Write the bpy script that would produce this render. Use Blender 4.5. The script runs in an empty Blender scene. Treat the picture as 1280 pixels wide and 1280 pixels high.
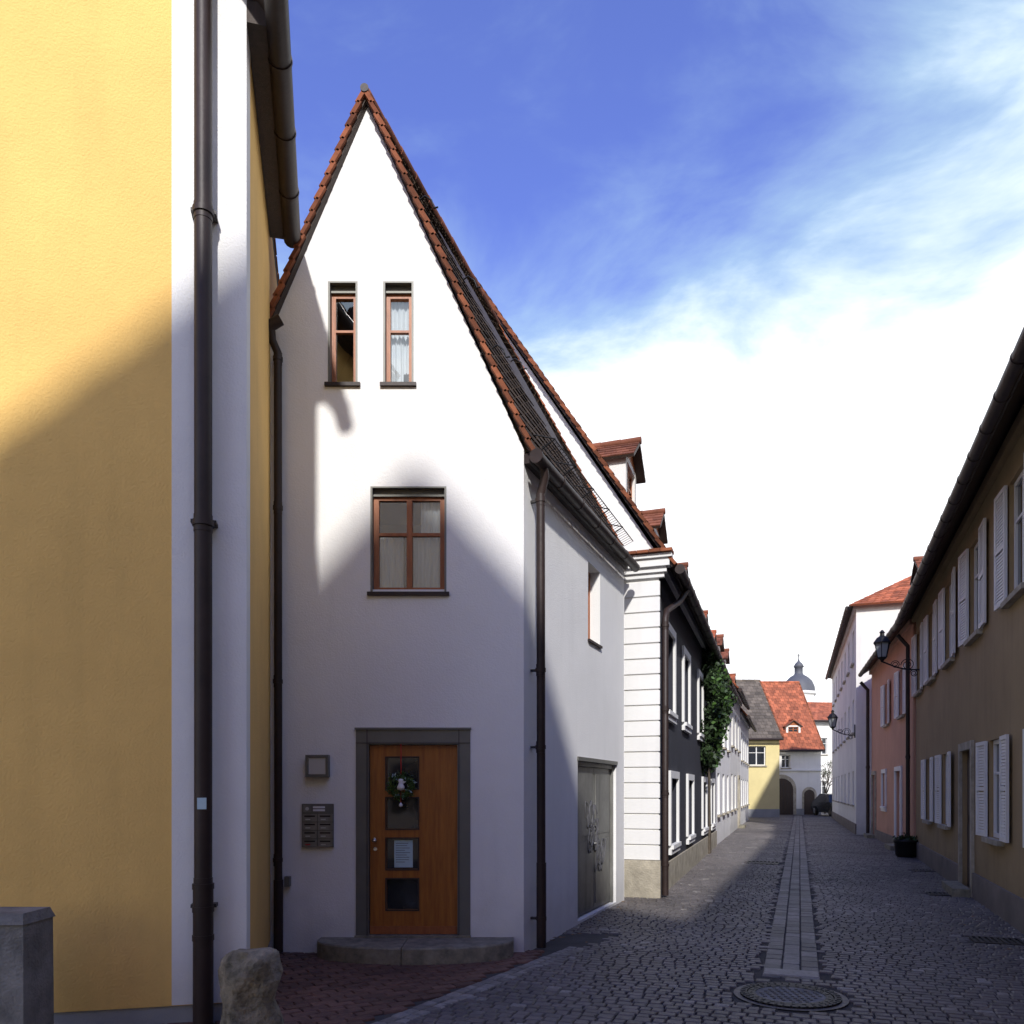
import bpy, math, random
from mathutils import Vector, Matrix, noise
random.seed(7)
R=random.random
def U(a,b): return a+(b-a)*R()
scene=bpy.context.scene
COL=scene.collection

# ------------------------------------------------------------ materials
def newmat(name):
    m=bpy.data.materials.new(name); m.use_nodes=True
    nt=m.node_tree; b=nt.nodes['Principled BSDF']
    return m,nt,b
def N(nt,t,**k):
    n=nt.nodes.new(t)
    for a,v in k.items(): setattr(n,a,v)
    return n
def mth(nt,op,a,b=None,c=None,clamp=False):
    n=N(nt,'ShaderNodeMath',operation=op); n.use_clamp=clamp
    for i,x in enumerate((a,b,c)):
        if x is None: continue
        if isinstance(x,(int,float)): n.inputs[i].default_value=x
        else: nt.links.new(x,n.inputs[i])
    return n.outputs[0]
def mat(name,col,rough=.8,metal=0,ns=1.2,na=.08,bs=90,bd=.004,var=0,grime=0,streak=0,fs=None,col2=None,spec=.5,stretch=None):
    m,nt,b=newmat(name); L=nt.links.new
    tc=N(nt,'ShaderNodeTexCoord'); src=tc.outputs['Object']
    if stretch:
        mp=N(nt,'ShaderNodeMapping'); mp.inputs['Scale'].default_value=stretch; L(src,mp.inputs[0]); src=mp.outputs[0]
    n1=N(nt,'ShaderNodeTexNoise'); n1.inputs['Scale'].default_value=ns; n1.inputs['Detail'].default_value=4; n1.inputs['Roughness'].default_value=.65
    L(src,n1.inputs['Vector'])
    mx=N(nt,'ShaderNodeMix',data_type='RGBA')
    c=Vector(col); c2=Vector(col2) if col2 else None
    lo=c*(1-na) if c2 is None else c2; hi=c*(1+na*.6) if c2 is None else c
    mx.inputs[6].default_value=(*lo,1); mx.inputs[7].default_value=(*hi,1)
    mr=N(nt,'ShaderNodeMapRange'); mr.inputs[1].default_value=.3; mr.inputs[2].default_value=.7; L(n1.outputs[0],mr.inputs[0]); L(mr.outputs[0],mx.inputs[0])
    out=mx.outputs[2]
    fac=None
    def mulf(cur,f): return f if cur is None else mth(nt,'MULTIPLY',cur,f)
    if var:
        at=N(nt,'ShaderNodeAttribute',attribute_name='rnd')
        fac=mulf(fac,mth(nt,'MULTIPLY_ADD',at.outputs['Fac'],2*var,1-var))
    if streak:
        mp=N(nt,'ShaderNodeMapping'); mp.inputs['Scale'].default_value=(4,4,.35); L(tc.outputs['Object'],mp.inputs[0])
        n2=N(nt,'ShaderNodeTexNoise'); n2.inputs['Scale'].default_value=1.5; n2.inputs['Detail'].default_value=3; L(mp.outputs[0],n2.inputs['Vector'])
        r=N(nt,'ShaderNodeMapRange'); r.inputs[1].default_value=.52; r.inputs[2].default_value=.75; r.inputs[3].default_value=1; r.inputs[4].default_value=1-streak; L(n2.outputs[0],r.inputs[0])
        fac=mulf(fac,r.outputs[0])
    if grime:
        sp=N(nt,'ShaderNodeSeparateXYZ'); L(tc.outputs['Object'],sp.inputs[0])
        n3=N(nt,'ShaderNodeTexNoise'); n3.inputs['Scale'].default_value=3; n3.inputs['Detail'].default_value=4; L(tc.outputs['Object'],n3.inputs['Vector'])
        zz=mth(nt,'MULTIPLY_ADD',n3.outputs[0],-.9,sp.outputs[2])
        r=N(nt,'ShaderNodeMapRange'); r.interpolation_type='SMOOTHSTEP'; r.inputs[1].default_value=-.45; r.inputs[2].default_value=.25; r.inputs[3].default_value=1-grime; r.inputs[4].default_value=1; L(zz,r.inputs[0])
        fac=mulf(fac,r.outputs[0])
    if fac is not None:
        vm=N(nt,'ShaderNodeVectorMath',operation='SCALE'); L(out,vm.inputs[0]); L(fac,vm.inputs['Scale']); out=vm.outputs[0]
    L(out,b.inputs['Base Color'])
    b.inputs['Roughness'].default_value=rough; b.inputs['Metallic'].default_value=metal
    b.inputs['Specular IOR Level'].default_value=spec
    if bd:
        nb=N(nt,'ShaderNodeTexNoise'); nb.inputs['Scale'].default_value=bs; nb.inputs['Detail'].default_value=2; L(src,nb.inputs['Vector'])
        hh=mth(nt,'ADD',nb.outputs[0],mth(nt,'MULTIPLY',n1.outputs[0],2.0))
        bp=N(nt,'ShaderNodeBump'); bp.inputs['Distance'].default_value=bd; bp.inputs['Strength'].default_value=.8; L(hh,bp.inputs['Height']); L(bp.outputs[0],b.inputs['Normal'])
    return m
M={}
M['white']=mat('white_render',(.82,.82,.81),.9,ns=.9,na=.045,bs=70,bd=.005,grime=.18,streak=.04)
M['whitew']=mat('white_paint',(.76,.76,.75),.6,na=.05,bd=.001,bs=40,streak=.06)
M['whiteold']=mat('white_old_render',(.76,.75,.72),.9,ns=.6,na=.1,bd=.004,grime=.25,streak=.08)
M['yellow']=mat('yellow_render',(.84,.54,.17),.9,ns=1.1,na=.08,bs=60,bd=.006,grime=.12,streak=.05)
M['plinth']=mat('grey_plinth',(.28,.29,.31),.9,na=.2,bd=.004)
M['dark']=mat('anthracite_render',(.024,.026,.040),.85,ns=1,na=.2,bd=.004,grime=.1,streak=.1)
M['tan']=mat('ochre_render',(.33,.24,.125),.9,ns=.8,na=.14,bd=.005,grime=.3,streak=.14)
M['tanpl']=mat('tan_plinth',(.22,.19,.17),.9,na=.2,bd=.005,grime=.3)
M['pink']=mat('salmon_render',(.58,.32,.22),.9,ns=.8,na=.1,bd=.004,grime=.25,streak=.1)
M['pale']=mat('pale_yellow_render',(.70,.60,.30),.9,na=.08,grime=.2)
M['stone']=mat('sandstone',(.42,.38,.30),.9,ns=4,na=.35,bs=40,bd=.01,grime=.2)
M['granite']=mat('granite_step',(.25,.23,.17),.8,ns=9,na=.45,bs=120,bd=.006)
M['rock']=mat('weathered_stone',(.34,.30,.22),.95,ns=9,na=.6,bs=30,bd=.02,col2=(.07,.065,.045))
M['conc']=mat('concrete',(.22,.22,.21),.95,ns=5,na=.4,bs=60,bd=.01,streak=.3)
M['pipe']=mat('brown_copper_pipe',(.032,.020,.018),.5,metal=.0,ns=3,na=.35,bs=20,bd=.002,streak=.25,spec=.35)
M['iron']=mat('cast_iron',(.055,.052,.052),.6,metal=.4,ns=8,na=.4,bs=60,bd=.003)
M['black']=mat('black_iron',(.012,.012,.013),.5,metal=.3,bd=0)
M['gmetal']=mat('grey_metal',(.16,.16,.145),.5,metal=.3,ns=3,na=.12,bd=.001)
M['gate']=mat('zinc_gate',(.28,.28,.26),.5,metal=.6,ns=2.5,na=.25,bd=.002,streak=.3,grime=.3)
M['scrib']=mat('grey_spray_paint',(.10,.10,.11),.6,bd=0)
M['wood']=mat('oiled_wood',(.43,.155,.026),.38,ns=2.2,na=.3,bs=30,bd=.001,col2=(.27,.085,.014),stretch=(14,14,1.1))
M['woodr']=mat('red_brown_wood',(.40,.13,.04),.45,ns=2,na=.3,bs=30,bd=.001,col2=(.25,.075,.022),stretch=(12,12,2))
M['woodd']=mat('dark_wood',(.05,.032,.024),.6,ns=3,na=.3,bd=.002,stretch=(8,8,1))
M['tiled']=mat('dark_brown_tile',(.060,.043,.031),.9,ns=3,na=.5,bs=30,bd=.006,var=.4,spec=.15)
M['tiler']=mat('red_clay_tile',(.37,.11,.052),.8,ns=2,na=.3,bs=30,bd=.005,var=.35,streak=.3)
M['tilem']=mat('weathered_red_tile',(.20,.075,.045),.85,ns=1.5,na=.4,bs=30,bd=.006,var=.45,streak=.25,spec=.25)
M['tilev']=mat('verge_tile',(.22,.075,.036),.85,ns=5,na=.35,bs=30,bd=.004,var=.45,spec=.25)
M['tileg']=mat('grey_brown_tile',(.12,.10,.08),.8,ns=2,na=.3,bd=.005,var=.35)
M['curtain']=mat('white_curtain',(.85,.87,.90),.95,na=.06,bd=.002)
M['room']=mat('dim_interior',(.06,.055,.05),.95,bd=0)
M['dglass']=mat('dark_glass',(.02,.024,.03),.06,ns=.6,na=.3,bs=2,bd=.003,spec=.8)
M['paper']=mat('pale_blue_paper',(.50,.66,.72),.9,bd=0,ns=20,na=.05)
M['whitep']=mat('white_paper',(.8,.8,.8),.9,bd=0)
M['ink']=mat('dark_print',(.08,.10,.14),.9,bd=0)
M['redp']=mat('red_ribbon',(.5,.03,.03),.7,bd=0)
M['milk']=mat('milk_glass',(.55,.55,.53),.3,bd=0)
M['lglass']=mat('lantern_glass',(.30,.33,.34),.1,bd=0)
M['dome']=mat('slate_dome',(.085,.09,.11),.6,ns=2,bd=.01)
M['chrome']=mat('brushed_steel',(.6,.6,.6),.25,metal=1,bd=0)
M['ground']=mat('joint_sand',(.060,.056,.052),.95,ns=3,na=.3,bs=80,bd=.01)
M['cob']=mat('basalt_cobbles',(.138,.124,.120),.55,ns=14,na=.35,bs=90,bd=.006,var=.42,col2=(.085,.075,.074),spec=.45)
M['cobl']=mat('light_granite_setts',(.22,.205,.19),.6,ns=14,na=.3,bs=90,bd=.006,var=.3)
M['slab']=mat('granite_gutter_slab',(.155,.145,.140),.6,ns=10,na=.35,bs=90,bd=.006,var=.38)
M['brick']=mat('red_clinker_paver',(.160,.085,.060),.65,ns=12,na=.35,bs=90,bd=.006,var=.5)
M['leaf']=mat('ivy_leaf',(.055,.115,.025),.5,ns=3,na=.4,bd=0,var=.6)
M['leafd']=mat('ivy_leaf_dark',(.025,.05,.015),.6,ns=3,na=.4,bd=0,var=.5)
M['leafb']=mat('dry_leaf',(.16,.09,.035),.8,ns=3,na=.4,bd=0,var=.5)
M['bark']=mat('bark',(.10,.08,.06),.95,ns=6,na=.4,bd=.01)
M['carp']=mat('car_paint',(.02,.024,.035),.25,bd=0)
M['rubber']=mat('rubber',(.02,.02,.02),.9,bd=0)
M['lens']=mat('lamp_lens',(.5,.5,.5),.15,bd=0)
def glassT():
    m,nt,b=newmat('window_glass'); nt.nodes.remove(b); L=nt.links.new
    o=[n for n in nt.nodes if n.type=='OUTPUT_MATERIAL'][0]
    t=N(nt,'ShaderNodeBsdfTransparent'); t.inputs[0].default_value=(.86,.90,.92,1)
    g=N(nt,'ShaderNodeBsdfGlossy'); g.inputs['Roughness'].default_value=.02
    f=N(nt,'ShaderNodeFresnel'); f.inputs[0].default_value=1.6
    n=N(nt,'ShaderNodeTexNoise'); n.inputs['Scale'].default_value=1.5
    tc=N(nt,'ShaderNodeTexCoord'); L(tc.outputs['Object'],n.inputs['Vector'])
    bp=N(nt,'ShaderNodeBump'); bp.inputs['Distance'].default_value=.006; L(n.outputs[0],bp.inputs['Height']); L(bp.outputs[0],g.inputs['Normal'])
    fa=mth(nt,'ADD',f.outputs[0],.20,clamp=True)
    mx=N(nt,'ShaderNodeMixShader'); L(fa,mx.inputs[0]); L(t.outputs[0],mx.inputs[1]); L(g.outputs[0],mx.inputs[2]); L(mx.outputs[0],o.inputs[0])
    return m
M['glass']=glassT()

# ------------------------------------------------------------ mesh builder
class MB:
    def __init__(s): s.v=[];s.f=[];s.m=[];s.r=[];s.sm=[];s.mats=[]
    def mi(s,m):
        if m not in s.mats: s.mats.append(m)
        return s.mats.index(m)
    def add(s,vs,fs,m,r=None,sm=False):
        b=len(s.v); s.v.extend([tuple(p) for p in vs]); k=s.mi(m)
        if r is None: r=R()
        for f in fs:
            s.f.append([b+i for i in f]); s.m.append(k); s.r.append(r); s.sm.append(sm)
    def quad(s,a,b,c,d,m,r=None): s.add([a,b,c,d],[(0,1,2,3)],m,r)
    def poly(s,pts,m,r=None): s.add(pts,[tuple(range(len(pts)))],m,r)
    def box8(s,p,m,r=None):
        s.add(p,[(3,2,1,0),(4,5,6,7),(0,1,5,4),(1,2,6,5),(2,3,7,6),(3,0,4,7)],m,r)
    def box(s,x0,x1,y0,y1,z0,z1,m,r=None):
        s.box8([(x0,y0,z0),(x1,y0,z0),(x1,y1,z0),(x0,y1,z0),(x0,y0,z1),(x1,y0,z1),(x1,y1,z1),(x0,y1,z1)],m,r)
    def tube(s,pts,r,m,seg=12,caps=True,rr=None):
        pts=[Vector(p) for p in pts]; n=len(pts); rs=r if isinstance(r,(list,tuple)) else [r]*n
        vs=[];prev=None
        for i,p in enumerate(pts):
            if i==0: t=(pts[1]-p)
            elif i==n-1: t=(p-pts[i-1])
            else: t=(pts[i+1]-p).normalized()+(p-pts[i-1]).normalized()
            t.normalize()
            if prev is None:
                a=Vector((0,0,1)) if abs(t.z)<.9 else Vector((1,0,0))
                x=t.cross(a).normalized()
            else:
                x=(prev-t*prev.dot(t)).normalized()
            prev=x; y=t.cross(x)
            for k in range(seg):
                an=2*math.pi*k/seg; vs.append(p+(x*math.cos(an)+y*math.sin(an))*rs[i])
        fs=[(i*seg+k,i*seg+(k+1)%seg,(i+1)*seg+(k+1)%seg,(i+1)*seg+k) for i in range(n-1) for k in range(seg)]
        b=len(s.v); s.add(vs,fs,m,rr,True)
        if caps:
            s.add(vs[:seg],[tuple(range(seg))[::-1]],m,rr); s.add(vs[-seg:],[tuple(range(seg))],m,rr)
    def lathe(s,c,prof,m,seg=16,sm=True,amp=0,fr=3):
        vs=[];c=Vector(c)
        for (r,z) in prof:
            for k in range(seg):
                a=2*math.pi*k/seg; p=Vector((math.cos(a)*r,math.sin(a)*r,z))
                if amp:
                    nn=noise.noise(p*fr+c)*amp+noise.noise(p*fr*3+c)*amp*.35; p+=Vector((math.cos(a),math.sin(a),.3))*nn
                vs.append(c+p)
        fs=[(i*seg+k,i*seg+(k+1)%seg,(i+1)*seg+(k+1)%seg,(i+1)*seg+k) for i in range(len(prof)-1) for k in range(seg)]
        s.add(vs,fs,m,None,sm); s.add(vs[-seg:],[tuple(range(seg))],m,None,sm)
    def build(s,name,parent=None):
        me=bpy.data.meshes.new(name); me.from_pydata(s.v,[],s.f)
        for m in s.mats: me.materials.append(M[m])
        me.polygons.foreach_set('material_index',s.m); me.polygons.foreach_set('use_smooth',s.sm)
        a=me.attributes.new('rnd','FLOAT','FACE'); a.data.foreach_set('value',s.r)
        me.update()
        o=bpy.data.objects.new(name,me); COL.objects.link(o)
        if parent:
            o.parent=parent; o.matrix_parent_inverse=Matrix.Translation(parent.location).inverted()
        return o
def empty(name,loc):
    e=bpy.data.objects.new(name,None); e.location=loc; e.empty_display_size=.3; COL.objects.link(e); return e
class W:
    def __init__(s,o,d,side):
        s.o=o; l=math.hypot(*d); s.d=(d[0]/l,d[1]/l)
        s.n=(s.d[1],-s.d[0]) if side>0 else (-s.d[1],s.d[0])
    def p(s,u,z,o=0): return (s.o[0]+s.d[0]*u+s.n[0]*o, s.o[1]+s.d[1]*u+s.n[1]*o, z)
    def box(s,mb,u0,u1,z0,z1,o0,o1,m,r=None):
        mb.box8([s.p(u0,z0,o0),s.p(u1,z0,o0),s.p(u1,z0,o1),s.p(u0,z0,o1),s.p(u0,z1,o0),s.p(u1,z1,o0),s.p(u1,z1,o1),s.p(u0,z1,o1)],m,r)
def wall(mb,w,outer,holes,m,depth=.12,o=0,rm=None):
    zs=sorted(set([round(p[1],4) for p in outer]+[round(z,4) for h in holes for z in h[2:4]]))
    def rng(z):
        us=[]
        for i in range(len(outer)):
            a=outer[i];b=outer[(i+1)%len(outer)]
            if abs(a[1]-b[1])<1e-6: continue
            if min(a[1],b[1])-1e-3<=z<=max(a[1],b[1])+1e-3:
                us.append(a[0]+(b[0]-a[0])*(z-a[1])/(b[1]-a[1]))
        return min(us),max(us)
    for z0,z1 in zip(zs[:-1],zs[1:]):
        if z1-z0<1e-3: continue
        a0,b0=rng(z0+2e-3 if z1-z0>.01 else z0); a1,b1=rng(z1-2e-3 if z1-z0>.01 else z1)
        hs=sorted([h for h in holes if h[2]<=z0+1e-3 and h[3]>=z1-1e-3])
        l0,l1=a0,a1
        for h in hs:
            mb.quad(w.p(l0,z0,o),w.p(h[0],z0,o),w.p(h[0],z1,o),w.p(l1,z1,o),m,.5); l0=l1=h[1]
        mb.quad(w.p(l0,z0,o),w.p(b0,z0,o),w.p(b1,z1,o),w.p(l1,z1,o),m,.5)
    rm=rm or m
    for h in holes:
        a,b,c,d=h[:4]; e=o-depth
        mb.quad(w.p(a,c,o),w.p(a,d,o),w.p(a,d,e),w.p(a,c,e),rm,.5); mb.quad(w.p(b,c,o),w.p(b,d,o),w.p(b,d,e),w.p(b,c,e),rm,.5)
        mb.quad(w.p(a,c,o),w.p(b,c,o),w.p(b,c,e),w.p(a,c,e),rm,.5); mb.quad(w.p(a,d,o),w.p(b,d,o),w.p(b,d,e),w.p(a,d,e),rm,.5)
def window(mb,w,a,b,c,d,rec=.1,fm='whitew',fw=.05,gl='dglass',nm=1,tr=(.62,),room=False,o=0):
    e=o-rec
    w.box(mb,a,a+fw,c,d,e-.05,e,fm); w.box(mb,b-fw,b,c,d,e-.05,e,fm)
    w.box(mb,a+fw,b-fw,c,c+fw,e-.05,e,fm); w.box(mb,a+fw,b-fw,d-fw,d,e-.05,e,fm)
    for i in range(nm):
        u=a+(b-a)*(i+1)/(nm+1); w.box(mb,u-fw*.55,u+fw*.55,c+fw,d-fw,e-.05,e+.006,fm)
    for t in tr:
        z=c+(d-c)*t; w.box(mb,a+fw,b-fw,z-fw*.3,z+fw*.3,e-.045,e-.004,fm)
    mb.quad(w.p(a,c,e-.03),w.p(b,c,e-.03),w.p(b,d,e-.03),w.p(a,d,e-.03),gl)
    if room:
        f=e-1.2
        A=[(a-.2,c-.1),(b+.2,c-.1),(b+.2,d+.1),(a-.2,d+.1)]
        mb.poly([w.p(*q,f) for q in A],'room')
        for i in range(4):
            q=A[i];t=A[(i+1)%4]; mb.quad(w.p(*q,e-.06),w.p(*t,e-.06),w.p(*t,f),w.p(*q,f),'room')
def curtain(mb,w,a,b,c,d,o,seed=0,m='curtain'):
    n=24; vs=[]
    for i in range(n+1):
        u=a+(b-a)*i/n; k=.018*math.sin(i*1.7+seed)+.01*math.sin(i*.8+seed*2)
        vs+= [w.p(u,c,o+k),w.p(u,d,o+k*.5)]
    mb.add(vs,[(2*i,2*i+2,2*i+3,2*i+1) for i in range(n)],m,None,True)
def shutter(mb,w,a,b,c,d,ang=0,hinge='a',m='whitew'):
    h=a if hinge=='a' else b; s=1 if hinge=='a' else -1; L=b-a
    ca,sa=math.cos(ang),math.sin(ang)
    def q(x,z,t): return w.p(h+s*x*ca, z, .02+x*sa+t)
    def bx(x0,x1,z0,z1,t0,t1):
        mb.box8([q(x0,z0,t0),q(x1,z0,t0),q(x1,z0,t1),q(x0,z0,t1),q(x0,z1,t0),q(x1,z1,t0),q(x1,z1,t1),q(x0,z1,t1)],m,.5)
    f=.055
    bx(0,f,c,d,0,.035);bx(L-f,L,c,d,0,.035);bx(f,L-f,c,c+f,0,.035);bx(f,L-f,d-f,d,0,.035)
    zm=(c+d)/2; bx(f,L-f,zm-f/2,zm+f/2,0,.035)
    n=int((d-c)/.045)
    for i in range(n):
        z=c+f+(d-c-2*f)*(i+.5)/n
        if abs(z-zm)<f: continue
        mb.box8([q(f,z-.021,.002),q(L-f,z-.021,.002),q(L-f,z-.018,.026),q(f,z-.018,.026),q(f,z+.012,.002),q(L-f,z+.012,.002),q(L-f,z+.016,.018),q(f,z+.016,.018)],m,.5)
def tiles(mb,e0,e1,r1,r0,m,tw=.18,th=.16,thick=.10,slabm=None):
    e0,e1,r1,r0=[Vector(x) for x in (e0,e1,r1,r0)]
    n=(e1-e0).cross(r0-e0)
    if n.length<1e-6: n=(e1-e0).cross(r1-e0)
    n.normalize()
    if n.z<0: n=-n
    def P(s,t,h=0): return (e0*(1-s)+e1*s)*(1-t)+(r0*(1-s)+r1*s)*t+n*h
    rows=max(1,int(((r0-e0).length+(r1-e1).length)/2/th)); 
    mb.box8([P(0,0,-thick),P(1,0,-thick),P(1,1,-thick),P(0,1,-thick),P(0,0),P(1,0),P(1,1),P(0,1)],slabm or m,.3)
    for j in range(rows):
        t0=j/rows; t1=min(1,(j+1.15)/rows)
        Lr=(P(1,t0)-P(0,t0)).length; cols=max(1,int(Lr/tw))
        off=.5 if j%2 else 0
        for i in range(-1,cols+1):
            s0=max(0,(i+off)/cols+.002); s1=min(1,(i+1+off)/cols-.002)
            if s1-s0<.2/cols: continue
            h=.022+U(-.003,.004); k=.008
            a,b,c,d=P(s0,t0,h),P(s1,t0,h+U(-.003,.003)),P(s1,t1,k),P(s0,t1,k)
            a2,b2=P(s0,t0,.002),P(s1,t0,.002)
            mb.add([a,b,c,d,a2,b2],[(0,1,2,3),(4,5,1,0),(4,0,3),(5,1,2)],m)
def verge(mb,p0,p1,side,m='tilev',w=.10,h=.05,th=.16):
    p0=Vector(p0);p1=Vector(p1);side=Vector(side).normalized(); L=(p1-p0).length; n=int(L/th); th=L/n; t=(p1-p0).normalized(); up=side.cross(t)
    if up.z<0: up=-up
    for i in range(n):
        a=p0+t*(i*th-.01); b=a+t*(th*1.15)
        hh=h+U(-.004,.006); r=R(); 
        A=[a-side*w*.5+up*.010,a+side*w*.5+up*.010,b+side*w*.5-up*.010,b-side*w*.5-up*.010]
        mb.box8([x-up*hh*.5 for x in A]+[x+up*hh*.5 for x in A],m,r)
def ridge(mb,p0,p1,m,r=.09):
    p0=Vector(p0);p1=Vector(p1);L=(p1-p0).length;n=max(1,int(L/.36))
    for i in range(n):
        a=p0.lerp(p1,i/n);b=p0.lerp(p1,(i+1.08)/n); mb.tube([a,b],[r,r*.88],m,8)
def dormer(mb,w,uc,wd,sb,hw,ze,k,rise=.38,rm='tilem',wm='whiteold'):
    zb=ze+sb*k; zt=zb+hw; a,b=uc-wd/2,uc+wd/2
    bk=-(zt-ze)/k
    wall(mb,w,[(a,zb-.1),(b,zb-.1),(b,zt),(a,zt)],[(a+.14,b-.14,zb+.15,zt-.1)],wm,.06,o=-sb)
    window(mb,w,a+.14,b-.14,zb+.15,zt-.1,.05,'woodr',.05,o=-sb)
    mb.poly([w.p(a,zt,-sb),w.p(b,zt,-sb),w.p(uc,zt+rise*.95,-sb)],'woodr')
    for u in (a,b): mb.poly([w.p(u,zb-.1,-sb),w.p(u,zt,-sb),w.p(u,zt,bk)],wm)
    ov=.12; zr=zt+rise
    for s in (-1,1):
        u=uc+s*(wd/2+ov); z=zt-ov*rise/(wd/2)
        tiles(mb,w.p(u,z,-sb+.16),w.p(u,z,-(z-ze)/k),w.p(uc,zr,-(zr-ze)/k),w.p(uc,zr,-sb+.16),rm,.17,.15,.05,'woodd')
    ridge(mb,w.p(uc,zr+.02,-sb+.18),w.p(uc,zr+.02,-(zr-ze)/k),rm,.07)
def gutter(mb,p0,p1,r=.075,m='pipe'):
    mb.tube([p0,p1],r,m,14)
    p0=Vector(p0);p1=Vector(p1); n=int((p1-p0).length/.8)
    for i in range(1,n+1):
        a=p0.lerp(p1,i/(n+1)); t=(p1-p0).normalized()*.015; mb.tube([a-t,a+t],r*1.1,m,14)
def downpipe(mb,pts,r,joints,m='pipe'):
    mb.tube(pts,r,m,16)
    for j in joints:
        p=Vector(j); mb.tube([p-Vector((0,0,.02)),p+Vector((0,0,.02))],r*1.22,m,16)
        mb.tube([p-Vector((0,0,.06)),p+Vector((0,0,.06))],r*1.06,m,16)
def house(name,w,ua,ub,D,ze,zr,wm,rm,wins,a=None,oh=.3,z0=-.05,hip=(0,0),pl=None,plm='tanpl',vov=.12,dorm=(),gm='pipe',rec=.14,gable_m=None,vg=True,tw=.18,th=.17):
    a=a or D/2; root=empty(name,w.p((ua+ub)/2,0,-D/2)); k=(zr-ze)/a
    mb=MB()
    wall(mb,w,[(ua,z0),(ub,z0),(ub,ze),(ua,ze)],[q[:4] for q in wins],wm,rec)
    gmn=gable_m or wm
    for u,hp in ((ua,hip[0]),(ub,hip[1])):
        if hp: mb.poly([w.p(u,z0,0),w.p(u,ze,0),w.p(u,ze,-D),w.p(u,z0,-D)],gmn,.5)
        else: mb.poly([w.p(u,z0,0),w.p(u,ze,0),w.p(u,zr,-a),w.p(u,zr-k*(D-a),-D),w.p(u,z0,-D)],gmn,.5)
    zbk=ze if (hip[0] or hip[1]) else zr-k*(D-a)
    mb.quad(w.p(ua,z0,-D),w.p(ub,z0,-D),w.p(ub,zbk,-D),w.p(ua,zbk,-D),wm,.5)
    if pl:
        u=ua
        for q in sorted([q for q in wins if q[2]<pl]):
            w.box(mb,u,q[0]-.14,z0,pl,-.02,.035,plm); u=q[1]+.14
        w.box(mb,u,ub,z0,pl,-.02,.035,plm)
    mb.build('walls',root)
    mb=MB(); zo=ze-oh*k*.6
    va=0.3 if hip[0] else vov; vb=0.3 if hip[1] else vov
    e0=w.p(ua-va,zo+.05,oh);e1=w.p(ub+vb,zo+.05,oh);r0=w.p(ua-vov+hip[0],zr+.1,-a);r1=w.p(ub+vov-hip[1],zr+.1,-a)
    f0=w.p(ua-va,zbk,-D-.1);f1=w.p(ub+vb,zbk,-D-.1)
    tiles(mb,e0,e1,r1,r0,rm,tw,th,.06,'woodd')
    tiles(mb,f0,f1,r1,r0,rm,.4,.4,.06,'woodd')
    if hip[0]: tiles(mb,f0,e0,r0,r0,rm,tw,th,.06)
    if hip[1]: tiles(mb,e1,f1,r1,r1,rm,tw,th,.06)
    ridge(mb,r0,r1,rm)
    dd=Vector((w.d[0],w.d[1],0))
    if vg:
        if not hip[0]: verge(mb,Vector(e0),Vector(r0),dd)
        if not hip[1]: verge(mb,Vector(e1),Vector(r1),dd)
    mb.build('roof',root)
    mb=MB(); gutter(mb,w.p(ua-.1,zo-.02,oh+.07),w.p(ub+.1,zo-.02,oh+.07),.075,gm)
    w.box(mb,ua,ub,ze-.16,ze-.02,.003,.09,wm if wm!='dark' else 'whiteold'); mb.build('gutter',root)
    mb=MB(); sh=MB()
    for q in wins:
        u0,u1,c,d,kd=q[:5]
        if kd in('w','s','wf'):
            window(mb,w,u0,u1,c,d,rec-.02,'whitew',.06,'dglass',1,(.66,))
            w.box(mb,u0-.06,u1+.06,c-.07,c-.002,.003,.09,'stone' if kd!='wf' else 'whitew')
            if kd=='wf':
                f=.13
                w.box(mb,u0-f,u0-.002,c-.002,d+f,.003,.05,'whitew');w.box(mb,u1+.002,u1+f,c-.002,d+f,.003,.05,'whitew');w.box(mb,u0-.002,u1+.002,d+.002,d+f,.003,.05,'whitew'); w.box(mb,u0-f,u1+f,c-.16,c-.072,.003,.06,'whitew')
            if kd=='s':
                L=(u1-u0)/2
                shutter(sh,w,u0-L-.02,u0-.01,c,d,U(.02,.09),'b'); shutter(sh,w,u1+.01,u1+L+.02,c,d,U(.02,.09),'a')
        elif kd in('d','dw'):
            e=-rec; dm='woodd' if kd=='d' else 'whitew'
            w.box(mb,u0,u1,c,d,e-.05,e,dm)
            w.box(mb,u0+.12,u1-.12,c+1.2,d-.15,e,e+.02,dm); w.box(mb,u0+.12,u1-.12,c+.15,c+1.05,e,e+.02,dm)
            mb.tube([w.p(u0+.08,c+1.05,e+.05),w.p(u0+.2,c+1.05,e+.05)],.012,'chrome',6)
            fm='stone' if kd=='d' else 'whitew'
            w.box(mb,u0-.13,u0-.002,0,d+.13,.003,.05,fm);w.box(mb,u1+.002,u1+.13,0,d+.13,.003,.05,fm);w.box(mb,u0-.002,u1+.002,d+.002,d+.13,.003,.05,fm)
            w.box(mb,u0-.1,u1+.1,-.03,.12,.055,.3,'granite')
    mb.build('windows',root)
    if sh.v: sh.build('shutters',root)
    if dorm:
        mb=MB()
        for (uc,wd,sb,hw) in dorm: dormer(mb,w,uc,wd,sb,hw,ze,k,rm=rm)
        mb.build('dormers',root)
    return root

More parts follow.
